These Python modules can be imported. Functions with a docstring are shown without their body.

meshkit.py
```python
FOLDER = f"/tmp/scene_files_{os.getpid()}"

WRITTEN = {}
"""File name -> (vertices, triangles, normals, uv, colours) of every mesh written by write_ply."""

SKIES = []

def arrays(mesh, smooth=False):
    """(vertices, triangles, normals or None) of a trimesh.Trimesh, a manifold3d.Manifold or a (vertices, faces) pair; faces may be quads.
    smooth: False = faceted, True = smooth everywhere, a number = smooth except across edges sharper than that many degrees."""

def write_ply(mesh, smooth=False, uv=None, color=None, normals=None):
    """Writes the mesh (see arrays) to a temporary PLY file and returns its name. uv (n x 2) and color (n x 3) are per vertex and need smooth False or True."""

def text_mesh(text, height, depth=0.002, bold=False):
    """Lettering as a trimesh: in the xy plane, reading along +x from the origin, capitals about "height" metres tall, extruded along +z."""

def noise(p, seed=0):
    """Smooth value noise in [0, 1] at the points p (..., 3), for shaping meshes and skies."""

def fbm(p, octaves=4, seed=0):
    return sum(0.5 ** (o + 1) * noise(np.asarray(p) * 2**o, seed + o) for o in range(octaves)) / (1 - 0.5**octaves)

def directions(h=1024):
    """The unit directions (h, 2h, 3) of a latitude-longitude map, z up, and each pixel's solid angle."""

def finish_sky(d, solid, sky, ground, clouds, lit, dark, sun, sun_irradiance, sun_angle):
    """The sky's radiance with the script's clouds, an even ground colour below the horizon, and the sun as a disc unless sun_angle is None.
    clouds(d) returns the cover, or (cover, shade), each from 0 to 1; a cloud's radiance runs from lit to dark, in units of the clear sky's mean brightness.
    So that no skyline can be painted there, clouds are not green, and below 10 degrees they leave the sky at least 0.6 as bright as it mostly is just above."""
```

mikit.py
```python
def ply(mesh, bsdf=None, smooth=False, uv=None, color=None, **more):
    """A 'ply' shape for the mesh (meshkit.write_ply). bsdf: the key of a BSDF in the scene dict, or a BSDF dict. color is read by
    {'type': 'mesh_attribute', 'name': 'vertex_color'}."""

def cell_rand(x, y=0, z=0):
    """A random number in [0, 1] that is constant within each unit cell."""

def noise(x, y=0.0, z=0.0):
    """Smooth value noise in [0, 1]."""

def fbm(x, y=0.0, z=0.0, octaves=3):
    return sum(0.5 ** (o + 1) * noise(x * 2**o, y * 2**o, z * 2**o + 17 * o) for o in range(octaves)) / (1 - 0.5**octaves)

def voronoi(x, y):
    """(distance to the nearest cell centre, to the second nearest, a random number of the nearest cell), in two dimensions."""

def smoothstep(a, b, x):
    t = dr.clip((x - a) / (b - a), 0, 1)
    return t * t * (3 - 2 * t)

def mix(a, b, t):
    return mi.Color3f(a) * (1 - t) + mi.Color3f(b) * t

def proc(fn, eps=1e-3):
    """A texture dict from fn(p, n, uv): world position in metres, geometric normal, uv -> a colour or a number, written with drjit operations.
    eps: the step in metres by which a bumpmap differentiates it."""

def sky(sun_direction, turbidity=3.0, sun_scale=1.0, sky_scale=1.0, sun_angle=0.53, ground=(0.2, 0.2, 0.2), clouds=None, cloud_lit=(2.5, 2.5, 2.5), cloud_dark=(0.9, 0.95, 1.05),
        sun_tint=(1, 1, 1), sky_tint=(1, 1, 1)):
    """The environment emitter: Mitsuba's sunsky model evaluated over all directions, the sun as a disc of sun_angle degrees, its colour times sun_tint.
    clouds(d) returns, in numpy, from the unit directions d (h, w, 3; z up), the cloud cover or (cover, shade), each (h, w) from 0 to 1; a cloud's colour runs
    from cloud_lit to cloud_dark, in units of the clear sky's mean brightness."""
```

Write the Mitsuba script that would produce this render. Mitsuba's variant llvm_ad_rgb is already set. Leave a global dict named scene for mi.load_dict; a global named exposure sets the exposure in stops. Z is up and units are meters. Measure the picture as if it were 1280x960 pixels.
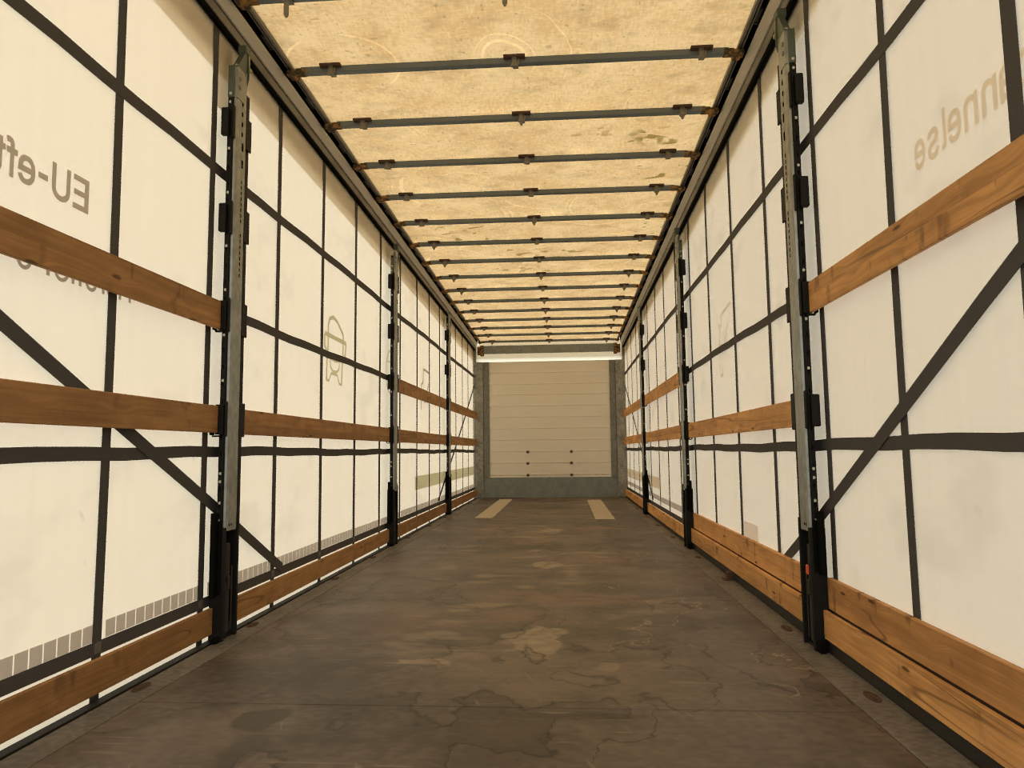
import math, random
import numpy as np, trimesh, shapely.geometry as sg, shapely.ops
import mitsuba as mi, drjit as dr
import mikit, meshkit
from mikit import proc, noise, fbm, voronoi, cell_rand, smoothstep, mix

random.seed(7)
T = mi.ScalarTransform4f
scene, labels = {}, {}

# ------------------------------------------------------------------ camera, sky, exposure
FOV = math.degrees(2 * math.atan(640 / 893.4))
YAW, PITCH, ROLL = math.radians(-4.134), math.radians(5.36), math.radians(-0.63)
EYE = np.array([0.246, 0.0, 0.782])


def camera_axes():
    cy, sy, cp, sp = math.cos(YAW), math.sin(YAW), math.cos(PITCH), math.sin(PITCH)
    f = np.array([sy * cp, cy * cp, sp])
    r = np.array([cy, -sy, 0.0])
    u = np.cross(r, f)
    return f, math.cos(ROLL) * u - math.sin(ROLL) * r


fwd, up = camera_axes()
scene['camera'] = {'type': 'perspective', 'fov': FOV, 'fov_axis': 'x', 'near_clip': 0.02, 'far_clip': 200.0,
                   'to_world': T().look_at(origin=EYE.tolist(), target=(EYE + fwd).tolist(), up=up.tolist())}
# hazy daylight, the sun high on the side of the wall lettered EU-eft
scene['sky'] = mikit.sky((-0.56, 0.48, 0.68), turbidity=6.0, sun_scale=0.11, sky_scale=1.0, sun_angle=6.0, ground=(0.31, 0.29, 0.25),
                         clouds=lambda d: np.full(d.shape[:2], 0.75), cloud_lit=(1.09, 1.0, 0.85), cloud_dark=(1.0, 1.0, 1.0), sun_tint=(0.92, 1.12, 1.30))
exposure = 3.66

# ------------------------------------------------------------------ dimensions (metres; y runs along the trailer, away from the camera)
Y0, END = -0.35, 12.10            # rear opening, inner face of the front bulkhead
SLOPE = -0.02                     # the roof and its rails come down slightly towards the bulkhead
CURT = 1.280                      # curtain sheets stand at x = -CURT and +CURT
POST_Y = {-1: [3.045, 6.08, 9.02], 1: [2.985, 5.89, 8.93]}
BAY = {s: [Y0 + 0.05] + POST_Y[s] + [END] for s in (-1, 1)}


def roof_z(y, z):
    """A height z given at y = 3.5, carried along the slope of the roof."""
    return z + SLOPE * (y - 3.5)


# ------------------------------------------------------------------ materials
def curtain_color(p, n, uv):
    streak = fbm(p.y * 34, p.z * 1.1, p.x * 3, octaves=3)
    smudge = smoothstep(0.60, 0.82, fbm(p.y * 2.6 + 7 * p.x, p.z * 4.2, octaves=4))
    scuff = smoothstep(0.72, 0.86, fbm(p.y * 14 + p.z * 9, p.z * 6 - p.y * 3, p.x * 5, octaves=3)) * smoothstep(1.6, 0.7, p.z)
    k = 1 - 0.035 * (streak - 0.4) - 0.09 * smudge - 0.16 * scuff
    warm = fbm(p.y * 0.8, p.z * 0.9, p.x, octaves=2)
    return mix((0.90, 0.845, 0.715), (0.91, 0.825, 0.665), warm) * k


def roof_color(p, n, uv):
    x, y = p.x, p.y
    mott = fbm(x * 6, y * 6, octaves=4)
    fine = noise(x * 110, y * 36) * 0.4 + noise(x * 34, y * 120) * 0.4 + noise(x * 75, y * 75, 3.0) * 0.2
    base = mix((0.64, 0.435, 0.205), (0.785, 0.590, 0.315), smoothstep(0.25, 0.72, 0.5 * mott + 0.5 * fine))
    # pale swirling scratches: arcs about the hinge clips of the bows, and loose ones in between
    g = (y - 3.57) / 0.605
    light = mi.Float(0)
    for up in (0, 1):
        k = dr.floor(g) + up
        i = dr.floor((x + 0.956) / 0.969 + 0.5)
        h = cell_rand(k, i, 5)
        dx, dy = x + 0.956 - i * 0.969 - 0.12 + 0.25 * h, y - 3.57 - k * 0.605
        d = dr.sqrt(dr.square(dx) + dr.square(dy) * (1.0 + 0.8 * h)) + 0.03 * noise(x * 4, y * 4, 7.0)
        ring = noise(d * (52 + 30 * h), h * 90, 0.5)
        part = smoothstep(0.30, 0.58, noise(x * 3.2 + 5 * h, y * 3.2, h * 31)) * smoothstep(0.08, 0.16, d) * smoothstep(0.62, 0.40, d)
        light += smoothstep(0.66, 0.92, ring) * part
    wx, wy = x * 1.5 + 5.2 + 0.15 * fbm(x * 3, y * 3, 4.0), y * 1.2 + 2.6
    d, d2, r = voronoi(wx, wy)
    light += smoothstep(0.82, 0.97, noise(d * 50 + 9 * r, r * 40 + 0.6 * noise(x * 3, y * 3))) * smoothstep(0.32, 0.58, noise(x * 2.6, y * 2.6, r * 7))
    rubbed = smoothstep(0.48, 0.75, noise(x * 5, y * 1.2, 9.0)) * smoothstep(0.14, 0.04, dr.abs(g - dr.floor(g + 0.5)) * 0.605)
    base = base * (1 + 0.24 * dr.minimum(light, 1.0) + 0.15 * rubbed)
    # mould spots, dirt and dark specks
    where = smoothstep(0.50, 0.62, noise(x * 1.7 + 1.2, y * 1.4, 2.0)) * smoothstep(4.3, 4.7, y) * smoothstep(9.0, 6.5, y)
    mould = smoothstep(0.80, 0.88, noise(x * 11 + 3, y * 21 + x * 4, 2.0)) * where
    mould = dr.maximum(mould, smoothstep(0.66, 0.80, noise(x * 13, y * 30 - x * 9, 12.0)) * smoothstep(0.20, 0.12, dr.sqrt(dr.square(x - 0.90) + dr.square((y - 4.55) * 1.1))))
    dirt = smoothstep(0.50, 0.85, fbm(x * 8, y * 12, 8.0)) * 0.16
    speck = smoothstep(0.90, 0.97, noise(x * 38, y * 52, 21.0)) * 0.30
    return mix(base * (1 - dirt) * (1 - speck), (0.24, 0.165, 0.03), mould * 0.85)


def wood_color(p, n, uv):
    side = dr.select(p.x < 0, 0.0, 50.0)
    bay = dr.floor((p.y + 0.05) / 3.03)
    lev = dr.floor((p.z + 0.01) / 0.155)
    k = cell_rand(bay + side, lev, 3)
    along, across = p.y + k * 37, p.z + 0.012 * fbm(p.y * 3.5 + 9 * k, p.z * 5)
    knot_d, _, kr = voronoi(along * 2.6, p.z * 11 + k * 11)
    bend = smoothstep(0.40, 0.0, knot_d) * 0.02
    grain = noise(along * 2.2, (across + bend) * 130, k * 30)
    grain2 = noise(along * 9, (across + bend) * 520, 5.0)
    tone = fbm(along * 1.6, p.z * 12, k * 9, octaves=4)
    blotch = fbm(along * 9, p.z * 16, k * 5, octaves=4)
    c = mix((0.255, 0.118, 0.038), (0.50, 0.262, 0.090), smoothstep(0.22, 0.78, 0.20 * grain + 0.12 * grain2 + 0.36 * tone + 0.32 * blotch))
    c = c * (0.86 + 0.26 * k) * dr.select(p.x < 0, 0.84, 1.42)  # painted light: boards darkened on the left wall, brightened on the right
    knot = smoothstep(0.085, 0.04, knot_d) * smoothstep(0.62, 0.66, kr)
    # dark knocks and wet streaks across the board, worn paler along the edges
    knock = smoothstep(0.66, 0.84, fbm(along * 17, p.z * 7, 2.0, octaves=4))
    line = smoothstep(0.020, 0.0, dr.abs(noise(along * 1.1, across * 22, 33.0 + k) - 0.5)) * smoothstep(0.45, 0.6, noise(along * 1.3, k * 8, 61.0))
    c = mix(mix(c, (0.075, 0.032, 0.012), knot * 0.85), (0.120, 0.052, 0.018), knock * 0.60)
    return mix(c, (0.10, 0.045, 0.016), 0.6 * line)


def floor_color(p, n, uv):
    x, y = p.x, p.y
    a = fbm(x * 1.3, y * 1.5, 1.0, octaves=5)
    b = fbm(x * 2.6 + 4, y * 5, 6.0, octaves=5)
    f = noise(x * 45, y * 60, 2.0) * 0.7 + noise(x * 8, y * 110, 4.0) * 0.3
    c = mix((0.062, 0.046, 0.034), (0.148, 0.112, 0.080), smoothstep(0.30, 0.72, 0.36 * a + 0.26 * b + 0.20 * fbm(x * 8, y * 8, 19.0, octaves=4) + 0.18 * f))
    mid = smoothstep(1.0, 0.4, dr.abs(x - 0.1)) * smoothstep(2.4, 3.0, y)
    c = mix(c, (0.205, 0.120, 0.080), 0.55 * smoothstep(0.50, 0.72, fbm(x * 1.8 + 8, y * 2.6, 3.0)) * mid)
    # places rubbed pale, most of them on the joints of the sheets
    rub = smoothstep(0.58, 0.82, fbm(x * 3.6, y * 8 + 0.5 * noise(x * 6, y * 3), 9.0, octaves=4)) * mid
    c = mix(c, (0.36, 0.275, 0.180), 0.36 * rub)

    def spot(cx, cy, rx, ry, w=0.85):
        q = dr.sqrt(dr.square((x - cx) / rx) + dr.square((y - cy) / ry)) + w * (fbm(x * 9, y * 9, cx * 7 + 50, octaves=4) - 0.5) * 2
        return smoothstep(1.0, 0.72, q)

    pale = dr.maximum(dr.maximum(spot(0.13, 3.05, 0.13, 0.26), spot(-0.30, 2.74, 0.12, 0.05)), dr.maximum(0.6 * spot(0.40, 2.69, 0.05, 0.07), dr.maximum(spot(0.10, 5.05, 0.10, 0.16), spot(0.11, 7.15, 0.10, 0.30))))
    c = mix(c, (0.40, 0.30, 0.195), 0.62 * pale * (0.35 + 0.65 * noise(x * 30, y * 30, 3.3)))
    # dried puddles: darkest just inside a ragged edge
    wx, wy = x + 0.16 * (fbm(x * 9, y * 9, 70.0, octaves=5) - 0.5), y + 0.22 * (fbm(x * 9, y * 9, 80.0, octaves=5) - 0.5)
    w = fbm(wx * 1.9 + 2.3, wy * 1.15 + 5.1, 12.0, octaves=3)
    c = c * (1 - 0.26 * smoothstep(0.540, 0.556, w) * smoothstep(0.66, 0.55, w))
    crack = dr.maximum(smoothstep(0.0075, 0.0, dr.abs(w - 0.44)), smoothstep(0.0075, 0.0, dr.abs(w - 0.555))) * smoothstep(0.34, 0.55, noise(x * 1.5, y * 1.5, 30.0))
    c = c * (1 - 0.55 * crack)
    dark = dr.maximum(spot(-0.655, 2.13, 0.085, 0.10), dr.maximum(spot(-0.63, 1.90, 0.07, 0.14) * 0.7, spot(-0.635, 2.55, 0.09, 0.16) * 0.6))
    dark = dr.maximum(dark, spot(0.24, 2.205, 0.26, 0.035, 0.6) * 0.75)
    c = mix(c, (0.040, 0.033, 0.020), 0.72 * dark)
    # thin pale tide lines
    w2 = fbm(wx * 3.0 + 9, wy * 1.9, 15.0, octaves=3)
    tide = smoothstep(0.009, 0.0, dr.abs(w2 - 0.5)) * smoothstep(0.46, 0.62, noise(x * 1.6 + 5, y * 1.3, 41.0)) * smoothstep(0.1, 0.5, x)
    c = mix(c, (0.34, 0.27, 0.18), 0.55 * tide)
    scr = smoothstep(0.86, 0.97, noise(x * 5, y * 95, 55.0)) * smoothstep(0.45, 0.65, noise(x * 3, y * 4, 56.0))
    scr2 = smoothstep(0.90, 0.98, noise(x * 60 + y * 22, y * 6 - x * 4, 57.0)) * smoothstep(0.55, 0.7, noise(x * 3, y * 3, 58.0))
    return mix(c, (0.32, 0.24, 0.16), 0.30 * scr + 0.25 * scr2)


def metal_speck(lo, hi, s):
    def fn(p, n, uv):
        a = 0.6 * fbm(p.x * 11, p.z * 9, p.y * 4, octaves=4) + 0.4 * noise(p.x * s, p.z * s, p.y * s)
        return mix(lo, hi, smoothstep(0.25, 0.75, a))
    return fn


def plank_color(p, n, uv):
    a = fbm(p.x * 1.2, p.z * 26, 3.0, octaves=3)
    b = fbm(p.x * 2.0, p.z * 2.2, 5.0)
    return mix((0.78, 0.72, 0.60), (0.86, 0.80, 0.69), 0.5 * a + 0.5 * b)


def thin(name, color, trans):
    scene[name] = {'type': 'principledthin', 'base_color': color, 'roughness': 0.75, 'diff_trans': trans, 'spec_trans': 0.0, 'eta': 1.35}


def rgb(r, g, b):
    return {'type': 'rgb', 'value': [r, g, b]}


def solid(name, color, rough=0.6, metallic=0.0, spec=0.4):
    scene[name] = {'type': 'twosided', 'bsdf': {'type': 'principled', 'base_color': color if isinstance(color, dict) else rgb(*color), 'roughness': rough, 'metallic': metallic, 'specular': spec}}


thin('curtain_cloth', proc(curtain_color), 0.86)
thin('roof_cloth', proc(roof_color), 0.90)
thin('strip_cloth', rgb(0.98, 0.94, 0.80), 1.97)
thin('print_faint', rgb(0.86, 0.775, 0.64), 1.42)
thin('thin_dimming_cloth', rgb(0.93, 0.87, 0.74), 1.7)
thin('dimming_cloth', rgb(0.72, 0.65, 0.53), 0.95)
thin('print_brown', rgb(0.50, 0.44, 0.37), 1.1)
thin('print_pale', rgb(0.78, 0.69, 0.55), 1.30)
thin('print_green', rgb(0.64, 0.62, 0.45), 1.25)
thin('tape_grey', rgb(0.52, 0.47, 0.43), 1.2)
thin('patch_film', rgb(0.86, 0.79, 0.72), 1.35)
solid('webbing', (0.072, 0.067, 0.061), 0.8, spec=0.2)
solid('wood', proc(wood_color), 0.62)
solid('floor_film', proc(floor_color), 0.48)
solid('insert_ply', (0.43, 0.355, 0.25), 0.6)
solid('edge_metal', proc(metal_speck((0.115, 0.100, 0.082), (0.185, 0.165, 0.135), 60)), 0.55, 0.2)
solid('black_steel', (0.010, 0.0095, 0.008), 0.55, spec=0.18)
solid('dark_steel', (0.030, 0.028, 0.023), 0.5, spec=0.25)
solid('slot_black', (0.005, 0.005, 0.004), 0.9, spec=0.05)
solid('post_zinc', proc(metal_speck((0.245, 0.255, 0.230), (0.345, 0.358, 0.325), 40)), 0.38, 0.5)
solid('bracket_green', (0.095, 0.115, 0.085), 0.5, 0.3)
solid('rail_alu', (0.51, 0.48, 0.41), 0.40, 0.35)
solid('track_alu', (0.19, 0.175, 0.145), 0.45, 0.3)
solid('bow_steel', (0.135, 0.156, 0.165), 0.45, 0.2)
solid('clip_steel', (0.20, 0.185, 0.15), 0.5, 0.35)
solid('rust', proc(lambda p, n, uv: mix((0.055, 0.042, 0.024), (0.34, 0.18, 0.055), smoothstep(0.35, 0.7, fbm(p.x * 45, p.y * 45, p.z * 45)))), 0.85)
solid('rust_dark', (0.075, 0.042, 0.024), 0.85)
solid('bulkhead_plank', proc(plank_color), 0.5)
solid('kick_grey', proc(metal_speck((0.200, 0.222, 0.205), (0.250, 0.275, 0.255), 30)), 0.5, 0.1)
solid('corner_zinc', proc(metal_speck((0.20, 0.190, 0.155), (0.38, 0.36, 0.30), 55)), 0.5, 0.3)
solid('corner_grey', proc(metal_speck((0.155, 0.152, 0.132), (0.24, 0.236, 0.205), 70)), 0.55, 0.2)
solid('stud_pale', (0.55, 0.53, 0.47), 0.4, 0.4)
solid('bolt_brown', (0.10, 0.075, 0.045), 0.5)
solid('orange', (0.75, 0.10, 0.03), 0.5)
solid('strap_yellow', (0.30, 0.30, 0.10), 0.7)
solid('buckle', (0.16, 0.15, 0.135), 0.5, 0.3)

# ------------------------------------------------------------------ helpers
counts = {}


def key_for(name, parent=None):
    base = (parent + '__' if parent else '') + name
    n = counts.get(base, 0)
    counts[base] = n + 1
    return base if n == 0 else f'{base}_{n:03d}'


def add(name, shape, bsdf=None, parent=None, smooth=False, to=None, **lab):
    """One entry of the scene. shape: a mesh, or a ply dict that is shared."""
    key = key_for(name, parent)
    d = dict(shape) if isinstance(shape, dict) else mikit.ply(shape, bsdf, smooth)
    if to is not None:
        d['to_world'] = to
    scene[key] = d
    if lab:
        labels[key] = lab
    return key


def thing(name, label, category, group=None):
    key = key_for(name)
    labels[key] = {'label': label, 'category': category, **({'group': group} if group else {})}
    return key


def box(x0, x1, y0, y1, z0, z1):
    m = trimesh.creation.box(extents=(abs(x1 - x0), abs(y1 - y0), abs(z1 - z0)))
    m.apply_translation(((x0 + x1) / 2, (y0 + y1) / 2, (z0 + z1) / 2))
    return m


def cbox(x0, x1, y0, y1, z0, z1, c=0.003):
    """A box with chamfered edges (24 vertices)."""
    x0, x1, y0, y1, z0, z1 = min(x0, x1), max(x0, x1), min(y0, y1), max(y0, y1), min(z0, z1), max(z0, z1)
    pts = []
    for cx in (0, 1, 2):
        a = [c, c, c]
        a[cx] = 0
        for i in np.ndindex(2, 2, 2):
            lo, hi = (x0, y0, z0), (x1, y1, z1)
            pts.append([(lo[k] + a[k]) if i[k] == 0 else (hi[k] - a[k]) for k in range(3)])
    return trimesh.Trimesh(*hull(np.array(pts)), process=False)


def hull(pts):
    h = trimesh.convex.convex_hull(pts)
    return h.vertices, h.faces


def join(*ms):
    return trimesh.util.concatenate(list(ms))


def prism_y(profile, y0, y1, slope=0.0, yref=3.5):
    """The (x, z) outline carried from y0 to y1, sheared along the roof's slope."""
    p = sg.Polygon(profile)
    m = trimesh.creation.extrude_polygon(p, y1 - y0, engine='earcut')
    v = m.vertices.copy()
    y = y0 + v[:, 2]
    out = np.column_stack([v[:, 0], y, v[:, 1] + slope * (y - yref)])
    return trimesh.Trimesh(out, m.faces[:, ::-1], process=False)


def prism_z(profile, z0, z1):
    """The (x, y) outline carried up from z0 to z1."""
    m = trimesh.creation.extrude_polygon(sg.Polygon(profile), z1 - z0, engine='earcut')
    m.apply_translation((0, 0, z0))
    return m


def ribbon(points, width, s, x, thick=0.0022):
    """A strap lying on the curtain plane x (side s), through (y, z) points; a closed thin band."""
    p = np.array(points, float)
    t = np.gradient(p, axis=0)
    t /= np.linalg.norm(t, axis=1, keepdims=True)
    nrm = np.column_stack([-t[:, 1], t[:, 0]])
    a, b = p + nrm * width / 2, p - nrm * width / 2
    n = len(p)
    v = np.vstack([np.column_stack([np.full(n, s * xx), q]) for xx in (x - thick, x) for q in (a, b)])
    f = []
    for i in range(n - 1):
        for q0, q1 in ((0, 1), (1, 3), (3, 2), (2, 0)):
            a0, a1, b0, b1 = q0 * n + i, q0 * n + i + 1, q1 * n + i, q1 * n + i + 1
            f += [[a0, a1, b1], [a0, b1, b0]]
    for i in (0, n - 1):
        f += [[i, n + i, 3 * n + i], [i, 3 * n + i, 2 * n + i]]
    m = trimesh.Trimesh(v, f, process=False)
    m.fix_normals()
    return m


def sheet(fn, us, vs):
    """A single sheet of quads: fn(u, v) -> (x, y, z)."""
    U, V = np.meshgrid(us, vs, indexing='ij')
    v = np.stack(fn(U, V), -1).reshape(-1, 3)
    i = np.arange(len(us) * len(vs)).reshape(len(us), len(vs))
    f = np.stack([i[:-1, :-1], i[1:, :-1], i[1:, 1:], i[:-1, 1:]], -1).reshape(-1, 4)
    return v, f


def flat(geom, s, x):
    """A shapely outline in (y, z) as a flat sheet on the curtain plane."""
    parts = []
    for g in getattr(geom, 'geoms', [geom]):
        v, f = trimesh.creation.triangulate_polygon(g, engine='earcut')
        parts.append(trimesh.Trimesh(np.column_stack([np.full(len(v), s * x), v]), f, process=False))
    return join(*parts)


def rect(y0, y1, z0, z1):
    return sg.box(min(y0, y1), min(z0, z1), max(y0, y1), max(z0, z1))


def dent(y, z, s):
    """How far the curtain swells outwards (0 to 5 mm)."""
    return 0.005 * meshkit.fbm(np.stack([y * 1.6, z * 1.3, np.full_like(y, 5.0 + s)], -1), 3)


# ------------------------------------------------------------------ floor
add('floor', box(-1.222, 1.243, Y0, END + 0.05, -0.16, -0.012), 'slot_black', kind='structure', label='brown stained plywood trailer floor with metal edges')
seams = [Y0, 0.70, 2.267, 3.853, 5.46, 7.08, 8.42, 10.10, END]
for a, b in zip(seams[:-1], seams[1:]):
    add('plywood_sheet', cbox(-1.118, 1.118, a + 0.002, b - 0.002, -0.012, 0.0, 0.0015), 'floor_film', 'floor')
for s in (-1, 1):
    add('side_strip', cbox(s * 1.121, s * (1.222 if s < 0 else 1.243), Y0, END - 0.002, -0.012, 0.001, 0.002), 'edge_metal', 'floor', label='worn grey metal strip along the floor edge')
add('insert_board', cbox(-0.825, -0.613, 8.46, 11.75, 0.0, 0.003, 0.001), 'insert_ply', 'floor', label='pale replacement board let into the dark floor')
add('insert_board', cbox(0.583, 0.805, 8.26, 11.46, 0.0, 0.003, 0.001), 'insert_ply', 'floor', label='pale replacement board let into the dark floor')


def lashing_pocket():
    a = np.linspace(0, 2 * np.pi, 17)[:-1]
    outer = sg.Polygon(np.column_stack([0.020 * np.cos(a), 0.050 * np.sin(a)]))
    inner = sg.Polygon(np.column_stack([0.015 * np.cos(a), 0.043 * np.sin(a)]))
    rim = trimesh.creation.extrude_polygon(outer.difference(inner), 0.003, engine='earcut')
    pan = trimesh.creation.extrude_polygon(inner, 0.0012, engine='earcut')
    bar = cbox(-0.005, 0.005, -0.030, 0.030, 0.0012, 0.0045, 0.001)
    return join(rim, pan, bar)


pocket_ply = mikit.ply(lashing_pocket(), 'rust_dark')
for s in (-1, 1):
    for y in (1.45, 2.40, 3.27, 4.46, 5.35, 6.55, 7.6, 8.6, 9.7, 10.8):
        add('lashing_point', pocket_ply, None, 'floor', to=T().translate([s * 1.195, y, 0.001]), label='rusty oval lashing point let into the edge strip')
ring = join(cbox(1.200, 1.228, 4.43, 4.47, 0.0, 0.05, 0.004), cbox(1.195, 1.235, 4.42, 4.48, 0.0, 0.008, 0.002))
add('lashing_ring', ring, 'rust_dark', label='dark steel lashing ring standing up from the floor edge by the two stacked bottom boards', category='lashing ring')

for i, (s, h, xi) in enumerate(((-1, 0.006, 1.224), (1, 0.042, 1.245))):
    add(f'trim_{i + 1}', join(cbox(s * xi, s * 1.262, Y0, END, -0.16, h, 0.002), box(s * 1.262, s * 1.315, Y0, END, -0.16, -0.06)), ('black_steel', 'dark_steel')[i], kind='structure',
        label=('dark steel side rail under the boards of the wall lettered EU-eft', 'dark steel side rail under the boards of the wall lettered annelse')[i])

# ------------------------------------------------------------------ curtain walls
STRAPS = {-1: [0.20, 0.88, 1.58, 2.282, 2.943, 3.68, 4.394, 5.117, 5.829, 6.559, 7.332, 8.018, 8.696, 9.35, 10.012, 10.68, 11.308, 11.97],
          1: [0.20, 0.92, 1.637, 2.254, 2.894, 3.612, 4.334, 5.056, 5.77, 6.50, 7.266, 7.961, 8.712, 9.42, 10.126, 10.848, 11.538]}
WALL = {-1: 'wall_left', 1: 'wall_right'}
SAID = {-1: 'wall lettered EU-eft', 1: 'wall lettered annelse'}
for s in (-1, 1):
    us, vs = np.linspace(Y0, END + 0.03, 150), np.linspace(-0.13, 1.0, 26)
    zf = lambda u, v: np.where(v < 0, v, v * (roof_z(u, 2.76)))
    add(WALL[s], sheet(lambda u, v: (s * (CURT + 0.001 + dent(u, zf(u, v), s)), u, zf(u, v)), us, vs), 'curtain_cloth', smooth=True, kind='structure',
        label=('translucent white side curtain of the trailer with mirrored EU-eft lettering', 'translucent white side curtain of the trailer with mirrored annelse lettering')[s > 0])
    w = WALL[s]
    for y in STRAPS[s]:
        zt = roof_z(y, 2.70)
        zs = np.linspace(-0.10, zt, 14)
        lean = 0.012 * (random.random() - 0.5)
        pts = [(y + lean * math.sin(z * 2.1 + y), z) for z in zs]
        add('upright_strap', ribbon(pts, 0.044 if not (s > 0 and abs(y - 1.637) < 0.01) else 0.052, s, CURT - 0.001), 'webbing', w, label='dark grey upright webbing strap')
    if s < 0:
        for y in STRAPS[s][1:9]:
            add('strap_buckle', cbox(s * (CURT - 0.0035), s * (CURT - 0.007), y - 0.016, y + 0.016, 0.145, 0.178, 0.001), 'buckle', w, label='small grey buckle plate on the strap')
    for z, wd in ((2.055, 0.050), (1.425, 0.046), (0.790, 0.045)):
        nodes = STRAPS[s]
        pts = []
        for y in np.linspace(Y0, END, 60):
            d = min(abs(y - q) for q in nodes)
            pts.append((y, z + 0.005 * math.sin(y * 1.9 + z * 3 + s) + 0.003 * math.cos(y * 8.7 + z)))
        add('webbing_band', ribbon(pts, wd, s, CURT - 0.003), 'webbing', w, label='dark grey lengthwise webbing band')
    bz = 0.161 if s < 0 else 0.150
    add('hem_band', ribbon([(y, bz) for y in np.linspace(Y0, END, 40)], 0.044, s, CURT - 0.003), 'webbing', w, label='dark hem band above the bottom boards')
    add('tension_strap', ribbon([(1.0, 1.545), (1.8, 1.152), (2.4, 0.860), (3.0, 0.570), (3.79, 0.175)] if s < 0 else [(1.0, 1.535), (1.8, 1.132), (2.4, 0.818), (3.0, 0.505), (3.62, 0.205)], 0.050, s, CURT - 0.008), 'webbing', w, label='dark slanting strap from the boards to the floor edge')
    add('tension_strap', ribbon([(12.06, 1.90), (10.9, 1.31), (9.8, 0.78), (8.55, 0.20)] if s < 0 else [(12.04, 1.86), (10.9, 1.36), (9.8, 0.82), (8.55, 0.20)], 0.042, s, CURT - 0.008), 'webbing', w, label='dark slanting strap from the boards to the floor edge')
    # added layer outside the curtain to shade its upper edge, paler on the right
    add('edge_shade', sheet(lambda u, v: (s * (CURT + 0.012 + 0 * u), u, roof_z(u, 2.49 if s < 0 else 2.53) + v), np.linspace(Y0, END, 12), np.array([0.0, 0.14, 0.28])), 'dimming_cloth' if s < 0 else 'thin_dimming_cloth', w, label='added cloth layer that shades the upper edge of the curtain')
    # reflective tape: grey segments in a row above the hem
    y_first = Y0 + 0.02 if s < 0 else 5.99
    seg = mikit.ply(flat(rect(-0.0255, 0.0255, -0.028, 0.028), s, 0.0), 'tape_grey')
    k = 0
    y = y_first
    while y < END - 0.04:
        if not any(abs(y - q) < 0.02 for q in STRAPS[s]):
            zt = (0.2105 if s < 0 else 0.245) + 0.002 * math.sin(y * 3)
            add('tape_segment', seg, None, w, to=T().translate([s * (CURT - 0.0006), y + 0.025, zt]), **({'label': 'grey segment of the reflective tape above the hem'} if k == 0 else {}))
            k += 1
        y += 0.0565
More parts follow.
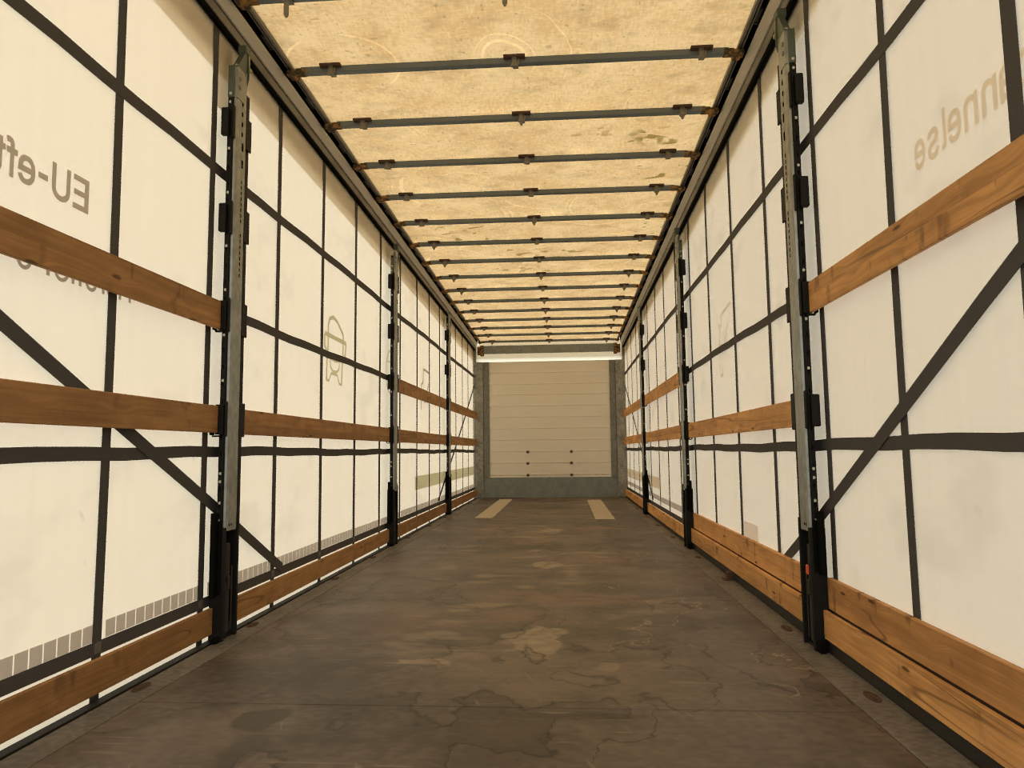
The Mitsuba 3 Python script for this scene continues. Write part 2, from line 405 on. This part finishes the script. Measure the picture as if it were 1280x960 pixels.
    stripe = rect(7.25, 12.02, 0.395, 0.535) if s < 0 else rect(8.02, 12.02, 0.345, 0.475)
    add('stripe', flat(stripe, s, CURT - 0.0006), 'print_green' if s < 0 else 'print_pale', w, label='pale green printed stripe low on the far curtain')


def glyph(ch, s, y0, y1, z_base, height):
    """One printed letter between y0 and y1, as the cloth shows it from behind: it reads along -y on the -x wall, along +y on the +x wall."""
    m = meshkit.text_mesh(ch, height, 0.001, bold=True)
    v = m.vertices.copy()
    v[:, 0] = (v[:, 0] - v[:, 0].min()) / np.ptp(v[:, 0])
    a, b = (y1, y0) if s < 0 else (y0, y1)
    t = trimesh.Trimesh(np.column_stack([np.full(len(v), s * (CURT - 0.0008)), a + (b - a) * v[:, 0], z_base + v[:, 1]]), m.faces[m.face_normals[:, 2] > 0.9], process=False)
    t.remove_unreferenced_vertices()
    return t


add('lettering', join(*[glyph(c, -1, y0, y1, 1.562, 0.104) for c, y0, y1 in (('E', 2.073, 2.147), ('U', 1.979, 2.060), ('-', 1.924, 1.963), ('e', 1.845, 1.912), ('f', 1.799, 1.843), ('t', 1.755, 1.799))]),
    'print_brown', 'wall_left', label='mirrored grey brown lettering EU-eft')
add('lettering', join(*[glyph(c, 1, y0, y1, 1.580, 0.108) for c, y0, y1 in (('d', 1.560, 1.627), ('a', 1.627, 1.687), ('n', 1.695, 1.759), ('n', 1.773, 1.837), ('e', 1.849, 1.914), ('l', 1.922, 1.947), ('s', 1.959, 2.020), ('e', 2.034, 2.096))]),
    'print_faint', 'wall_right', label='mirrored pale grey lettering annelse')
# the feet of a second line of letters that the upper board hides
feet = []
for y0, y1, kind in ((1.865, 1.91, 'u'), (1.975, 1.99, 'i'), (2.015, 2.065, 'u'), (2.085, 2.098, 'i'), (2.118, 2.131, 'i'), (2.155, 2.20, 'u'), (2.232, 2.246, 'i'), (2.262, 2.30, 'u'), (2.322, 2.336, 'i'), (2.378, 2.392, 'i')):
    if kind == 'i':
        feet.append(rect(y0, y1, 1.318, 1.36))
    else:
        a = np.linspace(np.pi, 2 * np.pi, 9)
        r = (y1 - y0) / 2
        feet.append(sg.LineString(np.column_stack([(y0 + y1) / 2 + r * np.cos(a), 1.318 + 0.022 + 0.022 * np.sin(a)])).buffer(0.006, cap_style='flat'))
        feet.append(rect(y0 - 0.006, y0 + 0.006, 1.34, 1.36)); feet.append(rect(y1 - 0.006, y1 + 0.006, 1.34, 1.36))
add('lettering', flat(shapely.ops.unary_union(feet), -1, CURT - 0.0008), 'print_brown', 'wall_left', label='lower ends of a second row of letters behind the board')


def strokes(paths):
    return shapely.ops.unary_union([sg.LineString(p).buffer(w / 2, cap_style='flat', join_style='mitre', mitre_limit=2) for w, p in paths])


emblem = strokes([
    (0.026, [(4.515, 1.43), (4.515, 1.62)]), (0.026, [(4.515, 1.615), (4.545, 1.665), (4.62, 1.685), (4.70, 1.668)]), (0.026, [(4.70, 1.668), (4.83, 1.60), (4.83, 1.42)]),
    (0.030, [(4.45, 1.553), (4.90, 1.548)]), (0.026, [(4.45, 1.55), (4.445, 1.475), (4.53, 1.41), (4.68, 1.40), (4.83, 1.42), (4.88, 1.46), (4.90, 1.548)]),
    (0.026, [(4.50, 1.43), (4.49, 1.255)]), (0.026, [(4.82, 1.42), (4.805, 1.255)]),
    (0.018, [(4.56, 1.39), (4.57, 1.345), (4.62, 1.322), (4.70, 1.325), (4.745, 1.35), (4.755, 1.39)]),
    (0.016, [(4.48, 1.255), (4.54, 1.253), (4.585, 1.305), (4.71, 1.305), (4.755, 1.25), (4.82, 1.25)])])
add('emblem', flat(emblem, -1, CURT - 0.0007), 'print_green', 'wall_left', label='pale outlined emblem printed on the curtain')
emblem = strokes([(0.024, [(6.30, 1.70), (6.12, 1.66), (6.04, 1.55), (6.04, 1.42), (6.10, 1.33), (6.28, 1.26)]), (0.012, [(6.05, 1.57), (6.20, 1.58)]), (0.010, [(6.10, 1.54), (6.11, 1.36)])])
add('emblem', flat(emblem, -1, CURT - 0.0007), 'print_pale', 'wall_left', label='thin oval outline printed beside the second post')
emblem = strokes([(0.026, [(7.69, 1.685), (8.05, 1.675)]), (0.024, [(7.69, 1.685), (7.66, 1.54), (7.56, 1.50), (7.60, 1.36), (7.80, 1.33), (7.97, 1.55)]), (0.030, [(7.56, 1.36), (7.56, 1.235)])])
add('emblem', flat(emblem, -1, CURT - 0.0007), 'print_brown', 'wall_left', label='angular outline emblem above the board')
emblem = strokes([(0.020, [(4.42, 1.68), (4.70, 1.652)]), (0.018, [(4.70, 1.652), (4.70, 1.575), (4.77, 1.60), (4.74, 1.55), (4.78, 1.47), (4.64, 1.44), (4.50, 1.57)]), (0.018, [(4.78, 1.44), (4.76, 1.26), (4.70, 1.26), (4.70, 1.44)])])
add('emblem', flat(emblem, 1, CURT - 0.0007), 'patch_film', 'wall_right', label='faint outlined emblem printed on the curtain')
add('shade_plate', flat(rect(2.966, 3.10, 2.335, 2.67), -1, CURT - 0.0008), 'dimming_cloth', 'wall_left', label='added grey shade plate behind the head of the post')  # darker sheet added on the curtain as shade behind the post head
add('curtain_patch', flat(rect(4.00, 4.30, 0.20, 0.365), 1, CURT - 0.0007), 'patch_film', 'wall_right', label='square clear patch welded on the curtain above the boards')

# ------------------------------------------------------------------ roof
add('ceiling', sheet(lambda u, v: (u, v, roof_z(v, 2.842) + 0.006 * np.abs(np.sin((v - 3.57) / 0.605 * np.pi)) - 0.004 * meshkit.fbm(np.stack([u * 3, v * 3, 0 * u], -1), 3)),
                     np.linspace(-1.19, 1.19, 40), np.linspace(Y0, END + 0.05, 260)), 'roof_cloth', smooth=True, kind='structure', label='translucent yellowed roof tarpaulin with swirling scratches and mould')

ORD = ['nearest the camera', 'second', 'third', 'fourth', 'fifth', 'sixth', 'seventh', 'eighth', 'ninth', 'tenth', 'eleventh', 'twelfth', 'thirteenth', 'fourteenth', 'fifteenth', 'last before the bulkhead']


def hat(x0, x1):
    """The bow: a hat-shaped steel section, open upwards, lying across the roof (built at y = 0, underside z = 0)."""
    prof = [(-0.019, 0.034), (-0.019, 0.004), (-0.015, 0.0), (0.015, 0.0), (0.019, 0.004), (0.019, 0.034)]
    m = trimesh.creation.extrude_polygon(sg.Polygon(prof), x1 - x0, engine='earcut')
    v = m.vertices.copy()
    return trimesh.Trimesh(np.column_stack([x0 + v[:, 2], v[:, 0], v[:, 1]]), m.faces, process=False)


bar_ply = mikit.ply(join(hat(-1.12, 1.12), box(-1.12, 1.12, -0.0195, -0.017, 0.012, 0.020)), 'bow_steel')
end_plies = [mikit.ply(join(cbox(s * 1.095, s * 1.150, -0.021, 0.021, -0.002, 0.030, 0.003), cbox(s * 1.140, s * 1.200, -0.024, 0.024, -0.006, 0.024, 0.006), cbox(s * 1.165, s * 1.186, -0.034, 0.034, -0.014, 0.012, 0.004),
                            trimesh.creation.cylinder(0.014, 0.075, sections=12, transform=trimesh.transformations.translation_matrix((s * 1.158, 0, 0.002)) @ trimesh.transformations.rotation_matrix(np.pi / 2, (1, 0, 0)))), 'rust') for s in (-1, 1)]
plate_ply = mikit.ply(join(cbox(-0.056, -0.014, -0.046, -0.016, 0.024, 0.038, 0.002), cbox(0.014, 0.056, -0.046, -0.016, 0.024, 0.038, 0.002), cbox(-0.056, 0.056, -0.022, -0.0195, 0.020, 0.036, 0.001), cbox(-0.056, 0.056, -0.046, -0.040, 0.024, 0.038, 0.002)), 'rust_dark')
tongue_ply = mikit.ply(join(cbox(-0.014, 0.014, -0.030, -0.0215, -0.012, 0.036, 0.002), cbox(0.014, 0.026, -0.027, -0.0205, -0.010, 0.022, 0.002), cbox(-0.010, 0.020, -0.024, 0.020, -0.010, -0.002, 0.002)), 'clip_steel')


def pin(length):
    return mikit.ply(join(cbox(-0.011, 0.011, -0.030, -0.021, -length + 0.012, 0.018, 0.002), cbox(-0.019, 0.019, -0.034, -0.018, -0.022, -0.008, 0.002),
                          trimesh.Trimesh(*hull(np.array([[x, y, z] for y in (-0.029, -0.022) for x, z in ((-0.011, -length + 0.014), (0.011, -length + 0.014), (0.004, -length), (-0.004, -length))])), process=False)), 'clip_steel')


pins = {k: pin(v) for k, v in dict(short=0.022, mid=0.045, long=0.095).items()}
PIN_AT = {-1: ('long', 'long', 'long'), 0: ('short', 'short', 'short'), 1: ('short', 'mid', 'mid'), 2: ('short', 'short', 'short'), 3: ('short', 'short', 'mid')}
for k in range(-1, 15):
    y = 3.57 + 0.605 * k
    z = roof_z(y, 2.798)
    o = ORD[k + 1]
    b = thing('roof_bow', f'grey steel roof bow with hinge clips, {o}' + (' from the camera' if 0 < k + 1 < 15 else ''), 'roof bow', 'steel bows across the roof')
    # each bow is turned a little in its runners
    at = T().translate([0, y, z]).rotate([0, 0, 1], 0.35 if k < 6 else 0.15)
    add('bar', bar_ply, None, b, to=at)
    for e in end_plies:
        add('end_bracket', e, None, b, to=at, label='rusty runner at the end of the bow')
    for j, x in enumerate((-0.956, 0.02, 0.982)):
        c = add('hinge_clip', plate_ply, None, b, to=at @ T().translate([x, 0, 0]), label='rusty hinge plate')
        add('tongue', tongue_ply, None, c, to=at @ T().translate([x, 0, 0]))
        add('pin', pins[PIN_AT.get(k, random.choice((('short', 'mid', 'mid'), ('short', 'short', 'short'), ('mid', 'mid', 'mid'))))[j]], None, c, to=at @ T().translate([x, 0, 0]))

for s in (-1, 1):
    r = thing('roof_rail', f'long grey aluminium roof rail along the top of the {SAID[s]}', 'roof rail')
    P = lambda pts: [(s * x, z) for x, z in pts]
    add('beam', prism_y(P([(1.213, 2.803), (1.216, 2.792), (1.238, 2.750), (1.250, 2.746), (1.300, 2.746), (1.300, 2.803)]), Y0, END, SLOPE), 'rail_alu', r, label='pale aluminium beam')
    add('groove', prism_y(P([(1.246, 2.748), (1.246, 2.736), (1.290, 2.736), (1.290, 2.748)]), Y0, END, SLOPE), 'slot_black', r)
    add('curtain_track', prism_y(P([(1.243, 2.737), (1.246, 2.700), (1.252, 2.696), (1.275, 2.696), (1.275, 2.737)]), Y0, END, SLOPE), 'track_alu', r, label='grey curtain track')
    add('seal', prism_y(P([(1.250, 2.698), (1.256, 2.680), (1.274, 2.680), (1.274, 2.698)]), Y0, END, SLOPE), 'slot_black', r)
    add('roller_slot', prism_y(P([(1.196, 2.868), (1.206, 2.868), (1.206, 2.880), (1.320, 2.880), (1.320, 2.560), (1.314, 2.560), (1.314, 2.872), (1.222, 2.862), (1.222, 2.803), (1.215, 2.803), (1.215, 2.860), (1.196, 2.860)]), Y0, END, SLOPE), 'slot_black', r, label='black slot that the roof rollers run in')
    add('lip', prism_y(P([(1.166, 2.826), (1.166, 2.852), (1.198, 2.868), (1.198, 2.832), (1.190, 2.820), (1.186, 2.820), (1.186, 2.838), (1.178, 2.838), (1.178, 2.822)]), Y0, END, SLOPE), 'track_alu', r, label='grey lip that holds the tarpaulin')
    blk = mikit.ply(join(cbox(s * 1.188, s * 1.212, -0.05, 0.05, 0.006, 0.022, 0.003), cbox(s * 1.192, s * 1.214, 0.05, 0.06, 0.0, 0.03, 0.002)), 'dark_steel')
    for k in range(-1, 14):
        y = 3.57 + 0.605 * k + 0.33
        add('roller_block', blk, None, r, to=T().translate([0, y, roof_z(y, 2.815)]))

# ------------------------------------------------------------------ posts
# the boards that each bay holds, by height
UP, MID, LOW, LOW2 = (1.322, 1.446), (0.872, 0.988), (0.033, 0.141), (0.162, 0.281)
ROWS = {-1: [(UP, MID, LOW), (MID, LOW), (UP, MID, LOW), (UP, MID, LOW)],
        1: [(UP, LOW, LOW2), (MID, LOW, LOW2), (UP, MID, LOW), (UP, MID, LOW)]}

POST_WORD = ['nearest', 'middle', 'farthest']


def post(s, i):
    y = POST_Y[s][i]
    at = T().translate([0, y, 0])
    p = thing('curtain_post', f'grey perforated steel curtain post, {POST_WORD[i]} of the three on the {SAID[s]}', 'post', 'posts between the side curtains')
    B = lambda x0, x1, y0, y1, z0, z1, c=0.002: cbox(s * x0, s * x1, y0, y1, z0, z1, c)
    if (s,) not in post.cache:
        c = post.cache[(s,)] = {}
        c['channel'] = mikit.ply(join(B(1.211, 1.238, -0.060, -0.054, 0.45, 2.385), B(1.211, 1.238, 0.054, 0.060, 0.45, 2.50), B(1.228, 1.238, -0.054, 0.054, 0.45, 2.50),
                                      B(1.212, 1.222, 0.058, 0.104, 0.45, 2.46), B(1.214, 1.222, -0.065, -0.060, 0.45, 2.38)), 'black_steel')
        prof = [(s * 1.213, -0.053), (s * 1.203, -0.050), (s * 1.198, -0.038), (s * 1.198, -0.006), (s * 1.2005, 0.0), (s * 1.198, 0.006), (s * 1.198, 0.038), (s * 1.203, 0.050), (s * 1.213, 0.053)]
        c['cover'] = mikit.ply(prism_z(prof, 0.455, 2.545), 'post_zinc')
        ps = []
        for z in list(np.arange(2.235, 2.52, 0.048)):
            ps.append(B(1.1972, 1.199, 0.000, 0.010, z - 0.010, z + 0.010, 0.0005))
        for z in (2.18, 2.10):
            ps.append(B(1.1972, 1.199, 0.004, 0.018, z - 0.022, z + 0.016, 0.0005))
        for z0, z1 in ((1.83, 2.03), (1.58, 1.78)):
            for z in np.arange(z0, z1, 0.026):
                ps.append(B(1.1972, 1.199, 0.005, 0.013, z - 0.008, z + 0.008, 0.0005))
        for yy in (-0.028, -0.008):
            ps.append(B(1.1972, 1.199, yy - 0.005, yy + 0.005, 0.475, 0.485, 0.0005))
        c['perforation'] = mikit.ply(join(*ps), 'slot_black')
        rs = []
        for z in (2.40, 2.36, 2.143, 1.94, 1.697, 1.50, 1.30, 1.10, 0.70, 0.665, 0.575, 0.50, 0.485):
            rs.append(trimesh.creation.cylinder(0.0065, 0.006, sections=10, transform=trimesh.transformations.translation_matrix((s * 1.225, -0.0615, z)) @ trimesh.transformations.rotation_matrix(np.pi / 2, (1, 0, 0))))
        c['rivet'] = mikit.ply(join(*rs), 'stud_pale')
        hs = []
        for z in np.arange(0.56, 2.40, 0.075):
            hs.append(B(1.221, 1.230, -0.0608, -0.059, z - 0.009, z + 0.009, 0.0004))
        c['hole'] = mikit.ply(join(*hs), 'slot_black')
        for sy, nm in ((-1, 'near'), (1, 'far')):
            tongue = B(1.203, 1.2115, sy * 0.054, sy * (0.072 if sy < 0 else 0.112), -0.072, 0.080, 0.003)
            # an empty pocket shows its black front; one that holds a board is an open tray behind it
            c['empty_' + nm] = mikit.ply(join(B(1.224, 1.256, sy * 0.061, sy * (0.086 if sy < 0 else 0.118), -0.064, 0.064, 0.004), tongue), 'black_steel')
            c['full_' + nm] = mikit.ply(join(B(1.259, 1.266, sy * 0.056, sy * 0.092, -0.066, 0.064, 0.002), B(1.226, 1.260, sy * 0.061, sy * 0.080, -0.074, -0.067, 0.002), B(1.214, 1.250, sy * 0.060, sy * 0.0745, -0.064, 0.066, 0.002), tongue), 'black_steel')
        for nm, z0 in (('low', 0.185), ('high', 0.292)):
            c['guard_' + nm] = mikit.ply(join(B(1.222, 1.244, -0.104, -0.073, z0, 0.535, 0.004), B(1.206, 1.222, -0.080, -0.073, z0 + 0.01, 0.50, 0.003)), 'slot_black')
            c['guard_far_' + nm] = mikit.ply(B(1.206, 1.228, 0.069, 0.088, z0, 0.520, 0.003), 'black_steel')
        c['shoe'] = mikit.ply(join(B(1.196, 1.256, -0.072, -0.052, 0.001, 0.470), B(1.196, 1.256, 0.052, 0.068, 0.001, 0.500), B(1.241, 1.256, -0.052, 0.052, 0.045, 0.455), B(1.210, 1.241, -0.056, 0.056, 0.001, 0.012)), 'black_steel')
        c['lever'] = mikit.ply(join(B(1.208, 1.224, -0.024, 0.014, 0.02, 0.235, 0.005), B(1.212, 1.236, -0.016, 0.024, 0.225, 0.40, 0.005), B(1.202, 1.214, -0.014, 0.008, 0.20, 0.262, 0.004), B(1.206, 1.212, 0.026, 0.036, 0.03, 0.30, 0.002)), 'dark_steel')
        c['foot'] = mikit.ply(B(1.200, 1.228, -0.112, -0.073, 0.001, 0.046 if s > 0 else 0.024, 0.005), 'slot_black')
        # the head: the cover's end with bolts, and a hook that bends over to the rail
        lower = trimesh.Trimesh(*hull(np.array([[s * x, yy, z] for x in (1.196, 1.212) for yy, z in ((-0.055, 2.385), (0.012, 2.385), (0.012, 2.530), (-0.055, 2.530))])), process=False)
        cheek = B(1.211, 1.239, -0.062, -0.056, 2.385, 2.535, 0.002)
        upper = trimesh.Trimesh(*hull(np.array([[s * (x + dx), yy, z] for dx in (0, 0.026) for x, yy, z in ((1.197, -0.057, 2.530), (1.197, 0.022, 2.520), (1.200, 0.022, 2.640), (1.200, 0.056, 2.650))])), process=False)
        side = trimesh.Trimesh(*hull(np.array([[s * x, yy, z] for yy in (0.042, 0.047) for x, z in ((1.198, 2.49), (1.190, 2.53), (1.196, 2.67), (1.235, 2.67), (1.225, 2.50))])), process=False)
        hook = B(1.194, 1.236, 0.018, 0.066, 2.640, 2.678, 0.004)
        c['bracket'] = mikit.ply(join(upper, side, hook, cheek), 'bracket_green')
        c['bolt'] = mikit.ply(join(*[trimesh.creation.cylinder(0.010, 0.010, sections=8, transform=trimesh.transformations.translation_matrix((s * 1.197, -0.034, z)) @ trimesh.transformations.rotation_matrix(np.pi / 2, (0, 1, 0))) for z in (2.440, 2.480)]), 'clip_steel')
        c['strap'] = mikit.ply(join(B(1.196, 1.204, 0.048, 0.066, 2.575, 2.655, 0.002), B(1.188, 1.210, 0.046, 0.072, 2.565, 2.582, 0.003)), 'strap_yellow')
        c['bend'] = mikit.ply(lower, 'post_zinc')
    c = post.cache[(s,)]
    add('channel', c['channel'], None, p, to=at, label='black steel channel behind the cover')
    cov = add('cover_plate', c['cover'], None, p, to=at, label='grey zinc cover plate')
    labels[add('perforation', c['perforation'], None, cov, to=at)] = {'kind': 'stuff'}
    labels[add('rivet', c['rivet'], None, p, to=at)] = {'kind': 'stuff', 'label': 'pale rivet heads on the side of the post'}
    labels[add('hole', c['hole'], None, p, to=at)] = {'kind': 'stuff'}
    for z, row in ((2.262, None), (1.822, None), (1.385, UP), (0.930, MID)):
        for nm, bay in (('near', i), ('far', i + 1)):
            full = row in ROWS[s][bay]
            add('board_pocket', c[('full_' if full else 'empty_') + nm], None, p, to=at @ T().translate([0, 0, z]), label='black pocket that holds a board' if full else 'empty black board pocket')
    add('guard_plate', c['guard_high' if LOW2 in ROWS[s][i] else 'guard_low'], None, p, to=at)
    add('guard_plate', c['guard_far_high' if LOW2 in ROWS[s][i + 1] else 'guard_far_low'], None, p, to=at)
    add('shoe', c['shoe'], None, p, to=at, label='black lower end of the post')
    add('lever', c['lever'], None, p, to=at, label='dark locking lever')
    add('foot', c['foot'], None, p, to=at)
    add('bracket', c['bracket'], None, p, to=at @ T().translate([0, 0, SLOPE * (y - 3.0) * 0.9]), label='green grey hook on the roof rail')
    add('head_plate', c['bend'], None, p, to=at)
    add('bolt', c['bolt'], None, p, to=at)
    add('strap', c['strap'], None, p, to=at @ T().translate([0, 0, SLOPE * (y - 3.0) * 0.9]), label='short yellow green strap')
    if s > 0 and i == 0:
        add('cap', join(B(1.199, 1.207, -0.016, 0.010, 0.280, 0.318, 0.003)), 'orange', p, to=at, label='small orange cap on the lever')


post.cache = {}
for s in (-1, 1):
    for i in range(3):
        post(s, i)

# ------------------------------------------------------------------ boards in the post pockets
BAYS = ['nearest bay', 'second bay', 'third bay', 'farthest bay']
WHICH = {UP: 'upper', MID: 'middle', LOW: 'bottom', LOW2: 'second lowest'}
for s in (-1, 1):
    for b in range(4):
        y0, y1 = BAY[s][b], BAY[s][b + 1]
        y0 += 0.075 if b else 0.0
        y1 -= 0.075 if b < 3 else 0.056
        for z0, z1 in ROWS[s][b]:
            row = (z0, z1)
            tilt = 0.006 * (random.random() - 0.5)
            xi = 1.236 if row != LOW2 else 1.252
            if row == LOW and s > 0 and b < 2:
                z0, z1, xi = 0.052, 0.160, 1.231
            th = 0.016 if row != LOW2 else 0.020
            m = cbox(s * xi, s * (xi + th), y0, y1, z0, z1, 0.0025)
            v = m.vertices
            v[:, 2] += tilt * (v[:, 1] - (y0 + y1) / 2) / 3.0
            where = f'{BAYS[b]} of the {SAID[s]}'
            word = 'shade-darkened brown' if s < 0 else 'light-brightened brown'
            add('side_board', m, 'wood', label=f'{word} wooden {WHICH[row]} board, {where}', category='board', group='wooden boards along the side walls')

# ------------------------------------------------------------------ front bulkhead
add('wall_end', box(-1.27, 1.27, END + 0.035, END + 0.06, -0.1, 2.30), 'kick_grey', kind='structure', label='front bulkhead of beige planks between grey corner posts')
w = 'wall_end'
edges = [0.341, 0.377, 0.573, 0.763, 0.957, 1.148, 1.339, 1.525, 1.718, 1.894, 2.088, 2.290]
edges = [0.782 + (z - 0.782) * END / 12.0 for z in edges]
for z0, z1 in zip(edges[1:-1], edges[2:]):
    pr = [(END + 0.035, z0), (END + 0.002, z0), (END + 0.002, z0 + 0.004), (END - 0.006, z0 + 0.012), (END - 0.006, z0 + 0.016), (END, z0 + 0.030), (END, z1), (END + 0.035, z1)]
    m = trimesh.creation.extrude_polygon(sg.Polygon(pr), 2.04, engine='earcut')
    v = m.vertices
    add('plank', trimesh.Trimesh(np.column_stack([v[:, 2] - 1.02, v[:, 0], v[:, 1]]), m.faces, process=False), 'bulkhead_plank', w)
add('plank', cbox(-1.02, 1.02, END - 0.003, END + 0.035, edges[0], edges[1] - 0.004, 0.002), 'bulkhead_plank', w, label='narrow lowest plank')
add('kick_plate', cbox(-1.125, 1.125, END - 0.012, END + 0.035, 0.0, edges[0] - 0.002, 0.003), 'kick_grey', w, label='blue grey steel kick plate')
for s in (-1, 1):
    add('corner_post', cbox(s * 1.022, s * 1.118, END - 0.03, END + 0.04, edges[0] - 0.002, 2.30, 0.004), 'corner_grey', w, label='dark grey inner corner profile')
    add('corner_post', join(cbox(s * 1.12, s * 1.242, END - 0.05, END + 0.04, 0.0, 2.30, 0.006), box(s * 1.242, s * 1.31, END - 0.02, END + 0.06, -0.1, 2.62)), 'corner_zinc', w, label='grey galvanised outer corner post')
    cp = add('corner_bracket', join(cbox(s * 1.10, s * 1.16, END - 0.10, END - 0.02, 2.40, 2.58, 0.006), cbox(s * 1.16, s * 1.21, END - 0.08, END - 0.02, 2.42, 2.56, 0.004)), 'rust', w, label='rusty brown bracket beside the header beam')
bolt_ply = mikit.ply(join(trimesh.creation.cylinder(0.026, 0.012, sections=12, transform=trimesh.transformations.rotation_matrix(np.pi / 2, (1, 0, 0))), trimesh.creation.cylinder(0.013, 0.024, sections=8, transform=trimesh.transformations.rotation_matrix(np.pi / 2, (1, 0, 0)))), 'bolt_brown')
for x in (-0.375, 0.358):
    for z in (0.760, 0.570, 0.372):
        add('bolt', bolt_ply, None, w, to=T().translate([x, END - 0.008, z + 0.003]), label='dark round bolt on a plank seam')
add('header_beam', cbox(-1.10, 1.10, END - 0.09, END - 0.02, 2.437, 2.572, 0.006), 'kick_grey', w, label='blue grey header beam under the roof')
add('header_stud', join(*[trimesh.creation.icosphere(subdivisions=1, radius=0.012).apply_translation((-0.50, END - 0.092, 2.512))]), 'stud_pale', w)
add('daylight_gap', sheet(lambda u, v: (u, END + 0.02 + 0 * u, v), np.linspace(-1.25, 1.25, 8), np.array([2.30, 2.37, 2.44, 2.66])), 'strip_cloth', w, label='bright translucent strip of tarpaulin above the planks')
add('dimming_flap', sheet(lambda u, v: (u, END + 0.07 + 0 * u, v), np.linspace(-1.25, 1.25, 4), np.array([2.372, 2.50, 2.75])), 'dimming_cloth', w, label='added grey cloth that dims the strip behind the header beam')  # unseen, added outside the strip to dim its upper half
